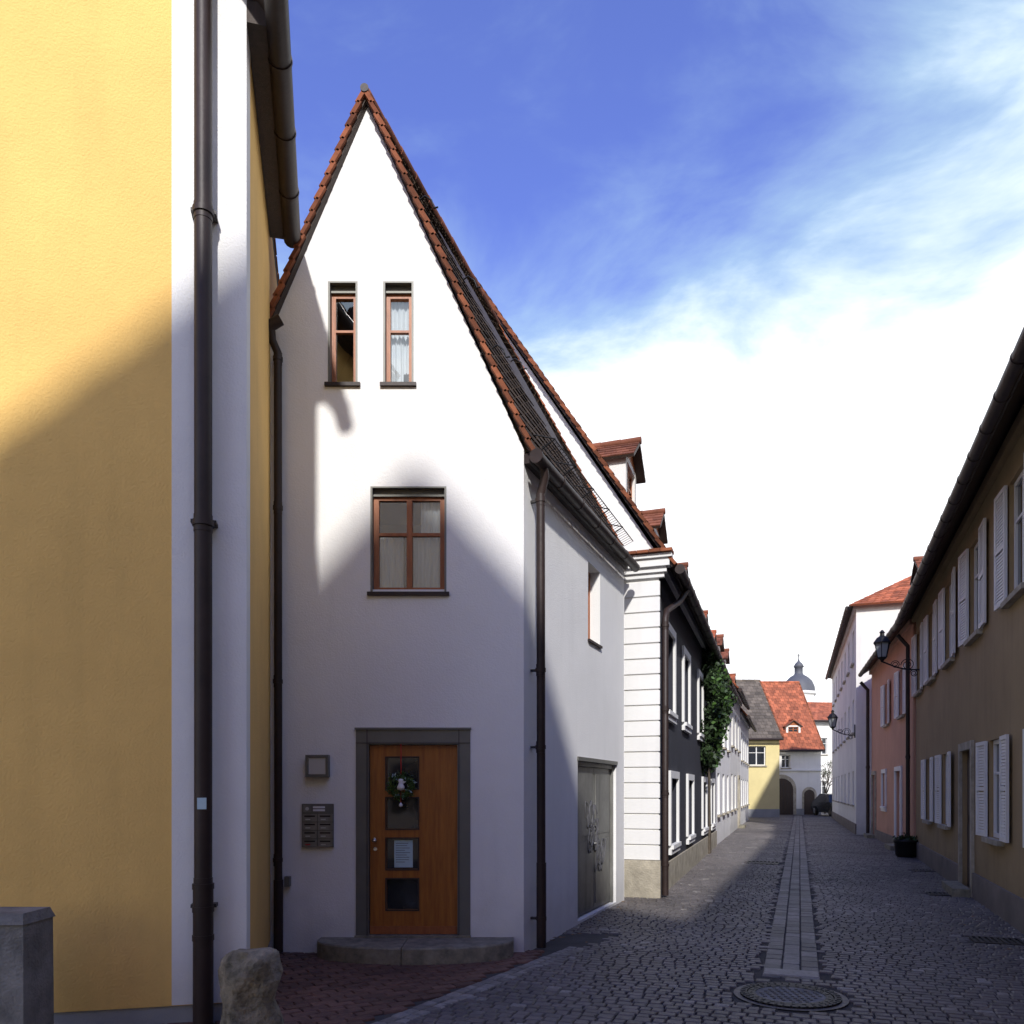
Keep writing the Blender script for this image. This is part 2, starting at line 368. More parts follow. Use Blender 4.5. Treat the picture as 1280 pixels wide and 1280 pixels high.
# ------------------------------------------------------------ WHITE GABLED HOUSE
root=empty('white_gabled_house',(-.9,8.05,0))
F=W((0,8.05),(1,0),1)
S=W((.12,8.05),(.377,.926),1)
doorf=(-1.59,-.425,.17,2.27)
w1=(-1.443,-.669,3.67,4.75)
w2=(-1.876,-1.574,5.80,6.84); w3=(-1.313,-1.003,5.80,6.84)
mb=MB()
wall(mb,F,[(-2.5,-.05),(.12,-.05),(.12,5.13),(-1.484,8.66),(-2.5,6.28)],[doorf,w1,w2,w3],'white',.12)
slit=(2.28,2.84,3.60,4.60); gate=(1.83,3.69,.03,2.02)
wall(mb,S,[(0,-.05),(4.16,-.05),(4.16,5.13),(0,5.13)],[slit,gate],'white',.16)
mb.poly([(-2.5,11.9,-.05),(1.69,11.9,-.05),(1.69,11.9,5.05),(-.23,11.9,8.62),(-1.6,11.9,6.3),(-2.5,11.9,6.0)],'white',.5)
mb.build('walls',root)
mb=MB()
e0=(.215,7.99,5.05);e1=(1.80,11.93,5.05);r0=(-1.484,7.99,8.70);r1=(-.23,11.93,8.70)
tiles(mb,e0,e1,r1,r0,'tiled',.17,.15,.03,'woodd')
l0=(-2.52,7.99,6.28);l1=(-1.6,11.93,6.26)
tiles(mb,l0,l1,r1,r0,'tiler',.17,.15,.03,'woodd')
ridge(mb,(-1.484,8.0,8.71),(-.23,11.93,8.71),'tilem',.06)
verge(mb,(.215,7.985,5.07),(-1.475,7.985,8.705),(0,1,0),w=.09,h=.042,th=.13)
verge(mb,(-2.53,7.985,6.27),(-1.495,7.985,8.705),(0,1,0),w=.09,h=.042,th=.13)
verge(mb,(1.80,11.95,5.07),(-.23,11.95,8.72),(0,1,0),w=.08,h=.04)
mb.tube([(-1.484,7.93,8.715),(-1.484,8.12,8.715)],.042,'pipe',12)
mb.build('roof',root)
mb=MB()
E0,E1,R1,R0=[Vector(x) for x in (e0,e1,r1,r0)]
nn=(E1-E0).cross(R0-E0).normalized(); nn=nn if nn.z>0 else -nn
def RP(s,t,h): return (E0*(1-s)+E1*s)*(1-t)+(R0*(1-s)+R1*s)*t+nn*h
for h in (.05,.20): mb.tube([RP(.12,.07,h),RP(.99,.07,h)],.007,'black',6)
n=44
for i in range(n+1):
    s=.12+.87*i/n; mb.tube([RP(s,.07,.05),RP(s,.07,.20)],.0035,'black',5)
    if i%9==0: mb.tube([RP(s,.07,.21),RP(s,.11,.02)],.008,'black',5); mb.tube([RP(s,.07,.21),RP(s,.065,.02)],.008,'black',5)
for s,t in ((.06,.75),(.2,.62),(.42,.5),(.1,.35)):
    mb.tube([RP(s,t,.02),RP(s,t,.09),RP(s,t-.02,.13),RP(s,t-.04,.12),RP(s,t-.045,.16)],.009,'black',6)
mb.build('snow_guard',root)
mb=MB()
gutter(mb,S.p(-.08,5.0,.17),S.p(4.2,5.0,.17),.065)
S.box(mb,0,4.16,4.98,5.08,.003,.06,'pipe')
mb.tube([S.p(-.1,5.0,.17),S.p(-.075,5.0,.17)],.073,'pipe',14)
top=[S.p(.12,4.98,.17),S.p(.16,4.88,.17),S.p(.2,4.72,.11),S.p(.2,4.6,.11),S.p(.22,.03,.11)]
downpipe(mb,top,.045,[S.p(.2,z,.11) for z in (4.66,2.9,2.1)]+[S.p(.22,.32,.11)])
mb.tube([S.p(.22,.02,.11),S.p(.22,.9,.11)],.051,'pipe',16)
for z in (4.66,2.9,2.1,.32): S.box(mb,.19,.23,z-.012,z+.012,-.01,.10,'iron')
gutter(mb,(-2.5,7.86,6.22),(-2.3,7.86,6.34),.055)
downpipe(mb,[(-2.40,7.88,6.24),(-2.40,7.9,6.16),(-2.36,7.95,6.06),(-2.36,7.96,5.95),(-2.355,7.96,.03)],.040,[(-2.36,7.96,z) for z in (6.0,4.5,2.75,.95)])
mb.tube([(-2.355,7.96,.02),(-2.355,7.96,.75)],.047,'pipe',16)
mb.box(-2.30,-2.25,7.97,8.045,.68,.78,'gmetal')
mb.build('rain_pipes',root)
mb=MB()
for q in (w1,w2,w3):
    a,b,c,d=q
    F.box(mb,a-.03,b+.03,c-.035,c,-.11,.035,'pipe')
    F.box(mb,a,a+.02,c,d,-.11,.004,'gmetal');F.box(mb,b-.02,b,c,d,-.11,.004,'gmetal');F.box(mb,a+.02,b-.02,d-.015,d,-.105,.004,'gmetal')
    F.box(mb,a+.02,b-.02,d-.08,d-.015,-.14,-.06,'gmetal')
a,b,c,d=w1; window(mb,F,a+.02,b-.02,c+.02,d-.06,.09,'woodr',.052,'glass',1,(.60,),True)
F.box(mb,a+.02,b-.02,c,c+.035,-.10,-.02,'whitew')
for q in (w2,w3):
    a,b,c,d=q; window(mb,F,a+.02,b-.02,c+.02,d-.08,.09,'woodr',.040,'glass',0,(.60,),True)
mb.build('windows',root)
w1i=MB()
curtain(w1i,F,-1.40,-1.13,3.7,4.33,-.19,1); curtain(w1i,F,-.95,-.70,3.7,4.68,-.19,3); curtain(w1i,F,-1.03,-.93,3.7,4.3,-.18,3)
curtain(w1i,F,-1.30,-1.02,6.35,6.8,-.18,2); curtain(w1i,F,-1.30,-1.13,5.82,6.4,-.19,5); curtain(w1i,F,-1.14,-1.02,6.0,6.4,-.20,7)
w1i.build('curtains',root)
mb=MB()
S.box(mb,slit[0]-.02,slit[1]+.02,slit[2]-.03,slit[2],-.12,.03,'pipe')
window(mb,S,slit[0],slit[1],slit[2],slit[3],.14,'woodr',.04,'dglass',0,())
mb.build('side_window',root)
mb=MB()
F.box(mb,-1.59,-1.46,.17,2.27,-.12,.012,'gmetal');F.box(mb,-.555,-.425,.17,2.27,-.12,.012,'gmetal');F.box(mb,-1.46,-.555,2.12,2.27,-.12,.012,'gmetal')
F.box(mb,-1.60,-.415,2.27,2.29,-.02,.03,'gmetal')
for u in(-1.475,-.54): F.box(mb,u-.004,u+.004,.17,2.27,.012,.018,'iron')
F.box(mb,-1.59,-.425,2.13,2.137,.012,.018,'iron')
panes=[(.43,.74),(.845,1.155),(1.26,1.57),(1.675,1.985)]
wall(mb,F,[(-1.455,.18),(-.56,.18),(-.56,2.115),(-1.455,2.115)],[(-1.285,-.965,c,d) for c,d in panes],'wood',.03,o=-.05)
for c,d in panes:
    F.box(mb,-1.30,-.95,c-.015,c,-.049,-.042,'woodd');F.box(mb,-1.30,-.95,d,d+.015,-.049,-.042,'woodd')
    F.box(mb,-1.30,-1.285,c,d,-.049,-.042,'woodd');F.box(mb,-.965,-.95,c,d,-.049,-.042,'woodd')
    mb.quad(F.p(-1.285,c,-.075),F.p(-.965,c,-.075),F.p(-.965,d,-.075),F.p(-1.285,d,-.075),'dglass')
F.box(mb,-1.455,-.56,.18,2.115,-.40,-.35,'room')
F.box(mb,-1.455,-.56,.18,.26,-.049,-.035,'woodr')
mb.tube([F.p(-1.40,1.16,-.05),F.p(-1.40,1.16,-.0)],.012,'chrome',10); mb.lathe(F.p(-1.40,1.14,.01),[(.0,-.02),(.022,-.012),(.026,.0),(.022,.014),(.0,.02)],'chrome',12)
mb.tube([F.p(-1.40,1.05,-.052),F.p(-1.40,1.05,-.035)],.02,'chrome',12)
mb.build('front_door',root)
mb=MB()
F.box(mb,-1.21,-1.02,.86,1.14,-.070,-.066,'paper')
for i in range(9):
    z=1.11-.024*i; F.box(mb,-1.195,-1.195+U(.09,.15),z-.005,z,-.0655,-.0645,'ink')
mb.build('door_notice',root)
wr=empty('door_wreath',(-1.12,7.95,1.69)); mb=MB()
cx,cz=-1.125,1.70
for i in range(560):
    a=U(0,6.283); rr=.105+random.gauss(0,.02); p=Vector((cx+math.cos(a)*rr,8.01+random.gauss(0,.013),cz+math.sin(a)*rr))
    t=Vector((U(-1,1),U(-1,.3),U(-1,1))).normalized()*.024; s2=t.cross(Vector((U(-1,1),U(-1,1),U(-1,1)))).normalized()*.009
    mb.add([p-t,p+s2,p+t,p-s2],[(0,1,2,3)],'leaf' if R()<.92 else 'paper')
mb.build('leaves',wr)
mb=MB(); mb.tube([(cx,8.01,1.79),(cx,8.0,2.12)],.006,'redp',6); 
mb.lathe((cx,7.99,1.65),[(.0,0),(.035,.01),(.04,.035),(.025,.065),(.02,.08),(.028,.095),(.022,.115),(.0,.12)],'whitep',12)
mb.tube([(cx+.02,7.99,1.73),(cx+.05,7.985,1.74)],[.014,.004],'whitep',8)
mb.tube([(cx,7.99,1.63),(cx,7.99,1.52)],.003,'redp',5); mb.lathe((cx,7.99,1.48),[(.0,0),(.018,.01),(.02,.025),(.006,.045),(.0,.05)],'whitep',10)
mb.build('ornaments',wr)
mb=MB()
n=36; arc=[]
for i in range(n+1):
    t=i/n; x=-.965-.985*math.cos(math.pi*t); y=7.93-.44*max(0,math.sin(math.pi*t)); arc.append((x,y))
topz=.155
for (i0,i1) in ((0,17),(17,36)):
    seg=arc[i0:i1+1]
    g=.004
    xs=seg[0][0]+g; xe=seg[-1][0]-g
    top=[(min(max(x,xs),xe),y,topz) for x,y in seg]; back=[(xe,8.06,topz),(xs,8.06,topz)]
    mb.poly(top+back,'granite')
    full=[back[1]]+top+[back[0]]
    for (a,b) in zip(full[:-1],full[1:]):
        A=Vector(a);B=Vector(b)
        mb.quad(A,B,B+Vector((0,-.01,-.015)),A+Vector((0,-.01,-.015)),'granite',.4)
        mb.quad(A+Vector((0,-.01,-.015)),B+Vector((0,-.01,-.015)),(B.x,B.y-.01,-.03),(A.x,A.y-.01,-.03),'granite',.4)
F.box(mb,-1.60,-.42,.157,.175,-.12,.04,'granite')
mb.build('curved_door_step',None)
mb=MB()
F.box(mb,-2.085,-1.855,1.785,2.01,.002,.05,'gmetal'); F.box(mb,-2.055,-1.885,1.815,1.98,.05,.075,'milk')
for a,b,c,d in ((-2.085,-1.855,1.785,1.812),(-2.085,-1.855,1.983,2.01),(-2.085,-2.058,1.812,1.983),(-1.882,-1.855,1.812,1.983)): F.box(mb,a,b,c,d,.05,.085,'gmetal')
mb.build('wall_lamp')
mb=MB()
F.box(mb,-2.135,-1.815,1.075,1.515,.002,.03,'gmetal')
F.box(mb,-2.12,-2.04,1.43,1.50,.03,.034,'gate'); mb.tube([F.p(-2.08,1.465,.03),F.p(-2.08,1.465,.04)],.018,'milk',12)
for i in range(2):
    F.box(mb,-2.02,-1.90,1.44+.03*i,1.46+.03*i,.03,.036,'whitep')
for j in range(4):
    for i in range(2):
        a=-2.125+i*.157; z=1.335-j*.085
        F.box(mb,a,a+.147,z,z+.076,.03,.045,'gate'); F.box(mb,a+.02,a+.127,z+.048,z+.062,.045,.047,'black'); F.box(mb,a+.03,a+.08,z+.016,z+.028,.045,.047,'redp' if (i,j)==(0,3) else 'milk')
mb.build('letterbox_panel')
mb=MB()
a,b,c,d=gate; um=(a+b)/2
S.box(mb,a,a+.06,c,d,-.14,-.04,'gate');S.box(mb,b-.06,b,c,d,-.14,-.04,'gate');S.box(mb,a+.06,b-.06,d-.06,d,-.14,-.04,'gate')
S.box(mb,a-.02,b+.02,d,d+.05,-.05,.02,'gmetal')
S.box(mb,a+.065,um-.005,c+.02,d-.065,-.13,-.07,'gate');S.box(mb,um+.005,b-.065,c+.02,d-.065,-.13,-.07,'gate')
for L0,L1 in ((a+.065,um-.005),(um+.005,b-.065)):
    for z0,z1 in ((c+.1,.98),(1.06,d-.14)):
        S.box(mb,L0+.07,L1-.07,z0,z1,-.07,-.062,'gate')
for k in range(6):
    pts=[];u0=U(a+.3,b-.7);z0=U(.7,1.4)
    for i in range(26): pts.append(S.p(u0+i*.016+.06*math.sin(i*1.1+k),z0+.18*math.sin(i*.8+k*2),-.058))
    mb.tube(pts,.008,'scrib',5)
mb.tube([S.p(um-.06,.95,-.07),S.p(um-.06,.95,-.02),S.p(um-.16,.95,-.02)],.01,'chrome',8)
mb.build('double_gate',root)

# ------------------------------------------------------------ YELLOW HOUSE
root=empty('yellow_house',(-4,7,0))
YF=W((-1.92,5.70),(-.974,-.225),-1); YS=W((-1.92,5.70),(-.225,.974),1)
mb=MB(); ZE=7.45
wall(mb,YF,[(0,.125),(8,.125),(8,ZE),(4,12.6),(0,ZE)],[],'yellow')
wall(mb,YS,[(0,.125),(9,.125),(9,ZE),(0,ZE)],[],'yellow')
YF.box(mb,-.002,.50,.13,ZE,-.05,.004,'white')
YS.box(mb,-.003,.26,.13,ZE-.002,-.05,.004,'white')
YF.box(mb,-.01,8,-.05,.125,-.06,-.012,'plinth');YS.box(mb,0,9,-.05,.125,-.06,-.012,'plinth')
mb.poly([YF.p(8,-.05,0),YF.p(8,ZE,0),YF.p(8,ZE,-9),YF.p(8,-.05,-9)],'yellow')
mb.poly([YF.p(0,-.05,-9),YF.p(8,-.05,-9),YF.p(8,ZE,-9),YF.p(4,12.6,-9),YF.p(0,ZE,-9)],'yellow')
mb.build('walls',root)
mb=MB()
tiles(mb,YS.p(-.35,7.32,.24),YS.p(2.28,7.32,.24),YS.p(2.28,12.75,-4),YS.p(-.35,12.75,-4),'tilem',.18,.17,.1,'woodd')
tiles(mb,YS.p(2.28,7.6,0),YS.p(9.2,7.6,0),YS.p(9.2,12.75,-4),YS.p(2.28,12.75,-4),'tilem',.3,.3,.05,'woodd')
tiles(mb,YS.p(-.35,7.32,-8.24),YS.p(9.2,7.32,-8.24),YS.p(9.2,12.75,-4),YS.p(-.35,12.75,-4),'tilem',.4,.4,.1,'woodd')
verge(mb,YS.p(-.36,7.38,.24),YS.p(-.36,12.8,-4),(-.225,.974,0))
mb.build('roof',root)
mb=MB()
gutter(mb,YS.p(-.4,7.22,.22),YS.p(2.30,7.22,.22),.085)
YS.box(mb,0,2.28,7.2,7.36,.005,.15,'woodd')
downpipe(mb,[YF.p(.275,8.2,.11),YF.p(.275,-.02,.11)],.060,[YF.p(.275,z,.11) for z in (5.7,3.52,.82,.62,.98)])
mb.tube([YF.p(.275,-.02,.11),YF.p(.275,.98,.11)],.068,'pipe',16)
YF.box(mb,.245,.305,1.52,1.60,.168,.175,'paper')
for z in (5.72,3.54,.84): YF.box(mb,.19,.36,z-.012,z+.012,-.01,.10,'iron')
mb.build('rain_pipes',root)

# ------------------------------------------------------------ DARK HOUSE
D0=W((2.25,12.2),(.319,.948),1)
wins=[(c-.5,c+.5,2.98,4.32,'wf') for c in (1.35,3.85,6.9,9.7)]+[(c-.5,c+.5,.72,1.86,'wf') for c in (1.85,4.6,8.0,10.6)]
rt=house('anthracite_town_house',D0,0,12.1,8.6,5.3,12.0,'dark','tilem',wins,a=4.3,oh=.28,pl=.45,plm='stone',dorm=[(1.75,1.05,.72,1.05),(4.9,.95,.72,.85),(8.6,.95,.62,.85)],gable_m='white')
G=W((2.25,12.2),(-.948,.319),-1)
mb=MB()
z=.58
while z<4.9:
    G.box(mb,-.04,.60,z,z+.215,.003,.045,'whitew'); z+=.24
G.box(mb,-.02,.60,.56,4.95,-.01,.02,'whiteold')
for i,(z0,z1,o) in enumerate(((4.93,5.0,.07),(5.0,5.08,.11),(5.08,5.2,.16),(5.2,5.26,.2))): G.box(mb,-.04-o,.62,z0,z1,-.01,o,'whitew')
G.box(mb,-.05,.62,-.05,.57,-.01,.07,'stone')
mb.build('corner_pilaster',rt)
mb=MB(); 
for i in range(5): G.box(mb,-.25+i*.18,-.25+i*.18+.172,5.27,5.31+U(0,.01),.0,.26,'tilev')
mb.build('cornice_tiles',rt)
mb=MB(); zo=5.3-.28*1.56*.6
downpipe(mb,[D0.p(1.0,zo-.05,.35),D0.p(.8,zo-.3,.25),D0.p(.15,4.45,.12),D0.p(.05,4.3,.11),D0.p(.05,.03,.11)],.05,[D0.p(.05,q,.11) for q in (4.2,2.9,1.6,.5)])
mb.build('downpipe',rt)
iv=empty('climbing_ivy',D0.p(8.3,0,.2)); mb=MB()
cl=[]
for i in range(66):
    u=random.gauss(8.2,.8); zz=U(2.25,5.15); o=.05+.55*R()**1.2*(1-abs(zz-3.9)/1.7)
    cl.append((u,zz,max(.05,o),U(.12,.30)))
for (u,zz,o,r) in cl:
    for i in range(120):
        v=Vector((random.gauss(0,1),random.gauss(0,1),random.gauss(0,1))).normalized()*r*R()**.4
        p=Vector(D0.p(u+v.x,zz+v.z*1.1,max(.02,o+v.y)))
        t=Vector((U(-1,1),U(-1,1),U(-1.2,.3))).normalized(); b=t.cross(Vector((U(-1,1),U(-1,1),U(-1,1)))).normalized(); sz=U(.035,.07)
        mb.add([p-t*sz,p-t*sz*.2+b*sz*.7,p+t*sz,p-t*sz*.2-b*sz*.7],[(0,1,2,3)],'leaf' if (o+v.y>.25 and R()<.45) else 'leafd')
mb.build('foliage',iv)
mb=MB()
for k in range(3): mb.tube([D0.p(8.9+k*.12+.1*math.sin(i*.8+k),i*.45,.06) for i in range(10)],[.035-.002*i for i in range(10)],'bark',6)
mb.build('stems',iv)

# ------------------------------------------------------------ LEFT ROW
def row(c0,n,sp,z0,z1,wd,kd): return [(c0+i*sp-wd/2,c0+i*sp+wd/2,z0,z1,kd) for i in range(n)]
LA=W((6.08,23.6),(.327,.945),1)
house('white_row_house',LA,.05,6.6,8,5.2,10.5,'white','tiler',row(1.2,3,2.1,3.1,4.4,.9,'w')+row(1.2,3,2.1,.9,2.2,.9,'w'),a=4,dorm=[(1.2,1.1,.5,1.0),(4.4,1.1,.5,1.0)],tw=.25,th=.25)
house('white_row_house',LA,6.65,13.6,8,5.7,11,'whiteold','tilem',row(7.8,3,2.2,3.4,4.8,.9,'w')+row(7.8,2,2.2,.9,2.3,.9,'w')+[(11.7,12.7,.05,2.2,'d')],a=4,dorm=[(7.9,1.1,.5,1.0),(11.2,1.1,.5,1.0)],tw=.25,th=.25)
house('white_row_house',LA,13.65,22.6,8,5.3,10.5,'white','tiler',row(15,4,2.1,3.1,4.4,.9,'w')+row(15,4,2.1,.9,2.2,.9,'w'),a=4,dorm=[(16,1.1,.5,1.0)],tw=.3,th=.3)

# ------------------------------------------------------------ END OF STREET
EY=W((13.2,48.8),(1,.02),1)
house('pale_yellow_house',EY,0,3.35,8,5.0,8.9,'pale','tileg',[(1.4,2.5,3.2,4.4,'w')],a=4,tw=.3,th=.3,pl=.5,plm='plinth')
EW=W((16.2,54.2),(1,.0),1)
rt=house('white_house_with_arched_gate',EW,0,5.0,9,4.6,9.6,'whiteold','tiler',[(2.3,2.9,3.2,4.1,'w'),(.5,1.1,3.2,4.1,'w')],a=4.5,tw=.3,th=.3,dorm=[(3.4,1.0,.8,.7),(1.0,.8,2.6,.4)],pl=.4,plm='plinth')
mb=MB()
def arch(uc,hw,h,o,m,z0=0):
    pts=[(uc-hw,z0),(uc+hw,z0),(uc+hw,h)]+[(uc+hw*math.cos(t),h+hw*math.sin(t)) for t in [math.pi*i/12 for i in range(1,12)]]+[(uc-hw,h)]
    mb.poly([EW.p(u,z,o) for u,z in pts],m)
    return pts
P1=arch(2.3,1.0,1.75,.05,'stone'); P2=arch(2.3,.78,1.7,.08,'woodd')
for (a,b) in zip(P1[1:],P1[2:]+P1[:1]): mb.quad(EW.p(*a,0),EW.p(*b,0),EW.p(*b,.05),EW.p(*a,.05),'stone')
for (a,b) in zip(P2[1:],P2[2:]+P2[:1]): mb.quad(EW.p(*a,0.05),EW.p(*b,0.05),EW.p(*b,.08),EW.p(*a,.08),'woodd')
P3=arch(4.2,.5,1.4,.02,'stone'); arch(4.2,.36,1.35,.04,'woodd')
EW.box(mb,0,5,3.0,3.1,.003,.1,'whitew'); 
for i in range(6): EW.box(mb,1.65+i*.25,1.67+i*.25,0.05,2.3,.085,.095,'iron')
mb.build('arched_gate',rt)
BW=W((21.6,62),(1,.1),1)
house('white_rear_house',BW,0,6,8,7.2,8.9,'whiteold','tiler',row(1.2,3,1.7,4.5,5.8,.8,'w')+row(1.2,3,1.7,1.2,2.4,.8,'w'),a=4,tw=.35,th=.35)
ct=empty('church_tower',(36.3,100,0)); mb=MB()
mb.lathe((36.3,100,0),[(2.0,0),(2.0,13.6),(2.2,13.8),(2.2,14.1)],'whiteold',8,False)
mb.build('drum',ct); mb=MB()
mb.lathe((36.3,100,14.1),[(2.0,0),(1.9,.7),(1.6,1.4),(1.1,1.9),(.6,2.2),(.5,2.4),(.5,3.1),(.65,3.2),(.45,3.6),(.15,3.9),(.06,4.2)],'dome',16)
mb.tube([(36.3,100,18.2),(36.3,100,19.0)],.05,'black',6); mb.tube([(36.0,100,18.7),(36.6,100,18.7)],.04,'black',6)
mb.build('dome',ct)

# ------------------------------------------------------------ RIGHT SIDE
RT=W((4.324,5.0),(.365,.931),-1)
wins=[(c-.5,c+.5,4.02,5.5,'s') for c in (-3.3,-.6,2.1,4.8,7.6,10.2,12.7,15.0)]+[(c-.48,c+.48,1.0,2.35,'s') for c in (3.3,6.1,10.7,13.2)]+[(7.85,8.85,.05,2.3,'d')]
house('ochre_town_house',RT,-5.3,15.85,9,6.02,10.6,'tan','tilem',wins,a=4.5,oh=.38,pl=.38,rec=.07)
RP_=W((10.1,19.85),(.317,.948),-1)
house('salmon_town_house',RP_,.05,9.2,9,6.0,9.0,'pink','tilem',[(c-.45,c+.45,3.7,5.0,'s') for c in (1.9,5.0)]+[(c-.4,c+.4,1.15,2.2,'wf') for c in (5.6,)]+[(2.0,3.0,.05,2.2,'dw'),(7.9,8.8,.05,2.2,'d')],a=4.5,oh=.3,pl=.3,rec=.08,dorm=[(1.2,1.2,.35,1.15)])
RWh=W((12.9,29.6),(.336,.942),-1)
house('white_three_storey_house',RWh,0,19.6,9,8.6,11.2,'whiteold','tiler',row(1.5,7,2.6,6.6,7.9,.9,'w')+row(1.5,7,2.6,3.9,5.2,.9,'w')+row(1.5,7,2.6,1.1,2.4,.9,'w'),a=4.5,oh=.25,hip=(3.5,3.5),pl=.4,tw=.25,th=.25,rec=.08)
mb=MB(); downpipe(mb,[RP_.p(.1,5.6,.36),RP_.p(.1,5.3,.12),RP_.p(.1,.03,.12)],.05,[RP_.p(.1,2.5,.12)]); mb.build('downpipe')
mb=MB(); downpipe(mb,[RP_.p(9.3,5.6,.36),RP_.p(9.3,5.3,.12),RP_.p(9.3,.03,.12)],.06,[RP_.p(9.3,2.5,.12)]); mb.build('downpipe')
def lantern(name,w,u,z,arm):
    rt=empty(name,w.p(u,z,arm)); mb=MB()
    mb.tube([w.p(u,z-.35,.02),w.p(u,z+.15,.02)],.025,'black',8)
    pts=[]
    for i in range(15):
        t=i/14; pts.append(w.p(u,z-.25+.25*math.sin(t*math.pi*.5)-.12*math.sin(t*math.pi),.03+arm*t))
    mb.tube(pts,.018,'black',8)
    for (cx_,cz_,r0) in ((.3,z-.12,.15),(.52*arm+.12,z-.10,.10),(.17,z-.33,.09)):
        mb.tube([w.p(u,cz_+math.sin(a)*r0*(1-a/16),cx_+math.cos(a)*r0*(1-a/16)) for a in [k*.45 for k in range(26)]],.010,'black',6)
    mb.build('wrought_iron_bracket',rt); mb=MB()
    c=Vector(w.p(u,z,arm))
    mb.lathe(c,[(.03,-.02),(.05,.03),(.10,.06),(.115,.09)],'black',6,False)
    mb.lathe(c,[(.105,.09),(.17,.42)],'lglass',6,False)
    for k in range(6):
        a=2*math.pi*k/6; mb.tube([c+Vector((math.cos(a)*.11,math.sin(a)*.11,.09)),c+Vector((math.cos(a)*.178,math.sin(a)*.178,.42))],.010,'black',5)
    mb.lathe(c,[(.21,.415),(.21,.44),(.13,.55),(.06,.60),(.05,.66),(.07,.68),(.02,.74)],'black',6,False)
    mb.build('lantern_head',rt)
lantern('street_lantern',RT,14.6,4.75,.85)
lantern('street_lantern',RWh,.35,4.0,.8)
mb=MB(); c=(9.78,19.6,0)
mb.lathe(c,[(.20,0),(.24,.05),(.27,.34),(.30,.38),(.30,.44),(.26,.44),(.24,.40),(.0,.40)],'black',16)
for i in range(380):
    p=Vector(c)+Vector((random.gauss(0,.12),random.gauss(0,.12),.42+abs(random.gauss(0,.05)))); t=Vector((U(-1,1),U(-1,1),U(0,1))).normalized()*.05; b=t.cross(Vector((U(-1,1),U(-1,1),1))).normalized()*.02
    mb.add([p-t,p+b,p+t,p-b],[(0,1,2,3)],'leafd' if R()<.6 else 'leaf')
mb.build('potted_plant')

mb=MB()
mb.lathe((-1.72,5.22,0),[(.20,-.05),(.20,.06),(.185,.15),(.17,.25),(.165,.33),(.18,.40),(.195,.46),(.185,.53),(.15,.575),(.09,.595),(.0,.60)],'rock',40,amp=.08,fr=6)
mb.build('weathered_guard_stone')
mb=MB(); x,y=-3.10,4.92
mb.box8([(x-.2,y-.16,-.05),(x+.155,y-.16,-.05),(x+.155,y+.16,-.05),(x-.2,y+.16,-.05),(x-.2,y-.16,.84),(x+.15,y-.155,.84),(x+.15,y+.155,.84),(x-.2,y+.16,.84)],'conc')
mb.box8([(x-.21,y-.17,.84),(x+.16,y-.17,.84),(x+.16,y+.17,.84),(x-.21,y+.17,.84),(x-.19,y-.14,.905),(x+.14,y-.14,.905),(x+.14,y+.14,.905),(x-.19,y+.14,.905)],'conc')
mb.build('concrete_post')

# ------------------------------------------------------------ BUILDING BEHIND CAMERA (across the square)
BH=W((4.4,-3.0),(-1,0),-1)
BH.n=(0,1)
root=empty('gabled_corner_house',(-.65,-7,0)); mb=MB()
wall(mb,BH,[(0,-.05),(10.2,-.05),(10.2,7.0),(5.05,12.55),(0,7.0)],[(2+i*2.2,3+i*2.2,z,z+1.3) for i in range(3) for z in (1,4)],'whiteold',.12)
for i in range(3):
    for z in (1,4): window(mb,BH,2+i*2.2,3+i*2.2,z,z+1.3,.1)
mb.poly([(4.4,-3,-.05),(4.4,-3,7),(4.4,-12,7),(4.4,-12,-.05)],'whiteold'); mb.poly([(-5.8,-3,-.05),(-5.8,-3,7),(-5.8,-12,7),(-5.8,-12,-.05)],'whiteold')
mb.poly([(4.4,-12,-.05),(4.4,-12,7),(-.65,-12,12.5),(-5.8,-12,7),(-5.8,-12,-.05)],'whiteold')
mb.build('walls',root); mb=MB()
tiles(mb,(4.5,-2.98,6.9),(4.5,-12,6.9),(-.65,-12,12.6),(-.65,-2.98,12.6),'tilem',.4,.35,.06)
tiles(mb,(-5.9,-2.98,6.9),(-5.9,-12,6.9),(-.65,-12,12.6),(-.65,-2.98,12.6),'tilem',.4,.35,.06)
mb.build('roof',root)

# ------------------------------------------------------------ GROUND
mb=MB(); mb.quad((-300,-200,-.022),(300,-200,-.022),(300,500,-.022),(-300,500,-.022),'ground',.5); mb.build('ground')
ds=(.342,.940); dt=(.940,-.342)
MC=(2.25,6.39)
drains=[(8.55,16.3,.25,.2),(6.95,12.6,.28,.2),(5.35,8.7,.25,.2),(5.75,18.1,.35,.3)]
def stone(mb,cx,cy,hx,hy,ax,m,h,ring=True,r=None,ins=.012):
    ay=(-ax[1],ax[0])
    def rect(k,z,j=0):
        out=[]
        for sx,sy in ((-1,-1),(1,-1),(1,1),(-1,1)):
            a=(hx-k)*sx+U(-j,j); b=(hy-k)*sy+U(-j,j)
            out.append((cx+ax[0]*a+ay[0]*b,cy+ax[1]*a+ay[1]*b,z))
        return out
    if ring:
        tl=U(-.0015,.0015)
        A=rect(0,-.03);B=rect(.002,h-.008,.003);C=rect(ins,h,.003)
        C=[(x,y,z+tl*(1 if i<2 else -1)) for i,(x,y,z) in enumerate(C)]
        mb.add(A+B+C,[(8,9,10,11)]+[(i,(i+1)%4,4+(i+1)%4,4+i) for i in range(4)]+[(4+i,4+(i+1)%4,8+(i+1)%4,8+i) for i in range(4)],m,r)
    else:
        A=rect(0,-.02);B=rect(ins,h,.003)
        mb.add(A+B,[(4,5,6,7)]+[(i,(i+1)%4,4+(i+1)%4,4+i) for i in range(4)],m,r)
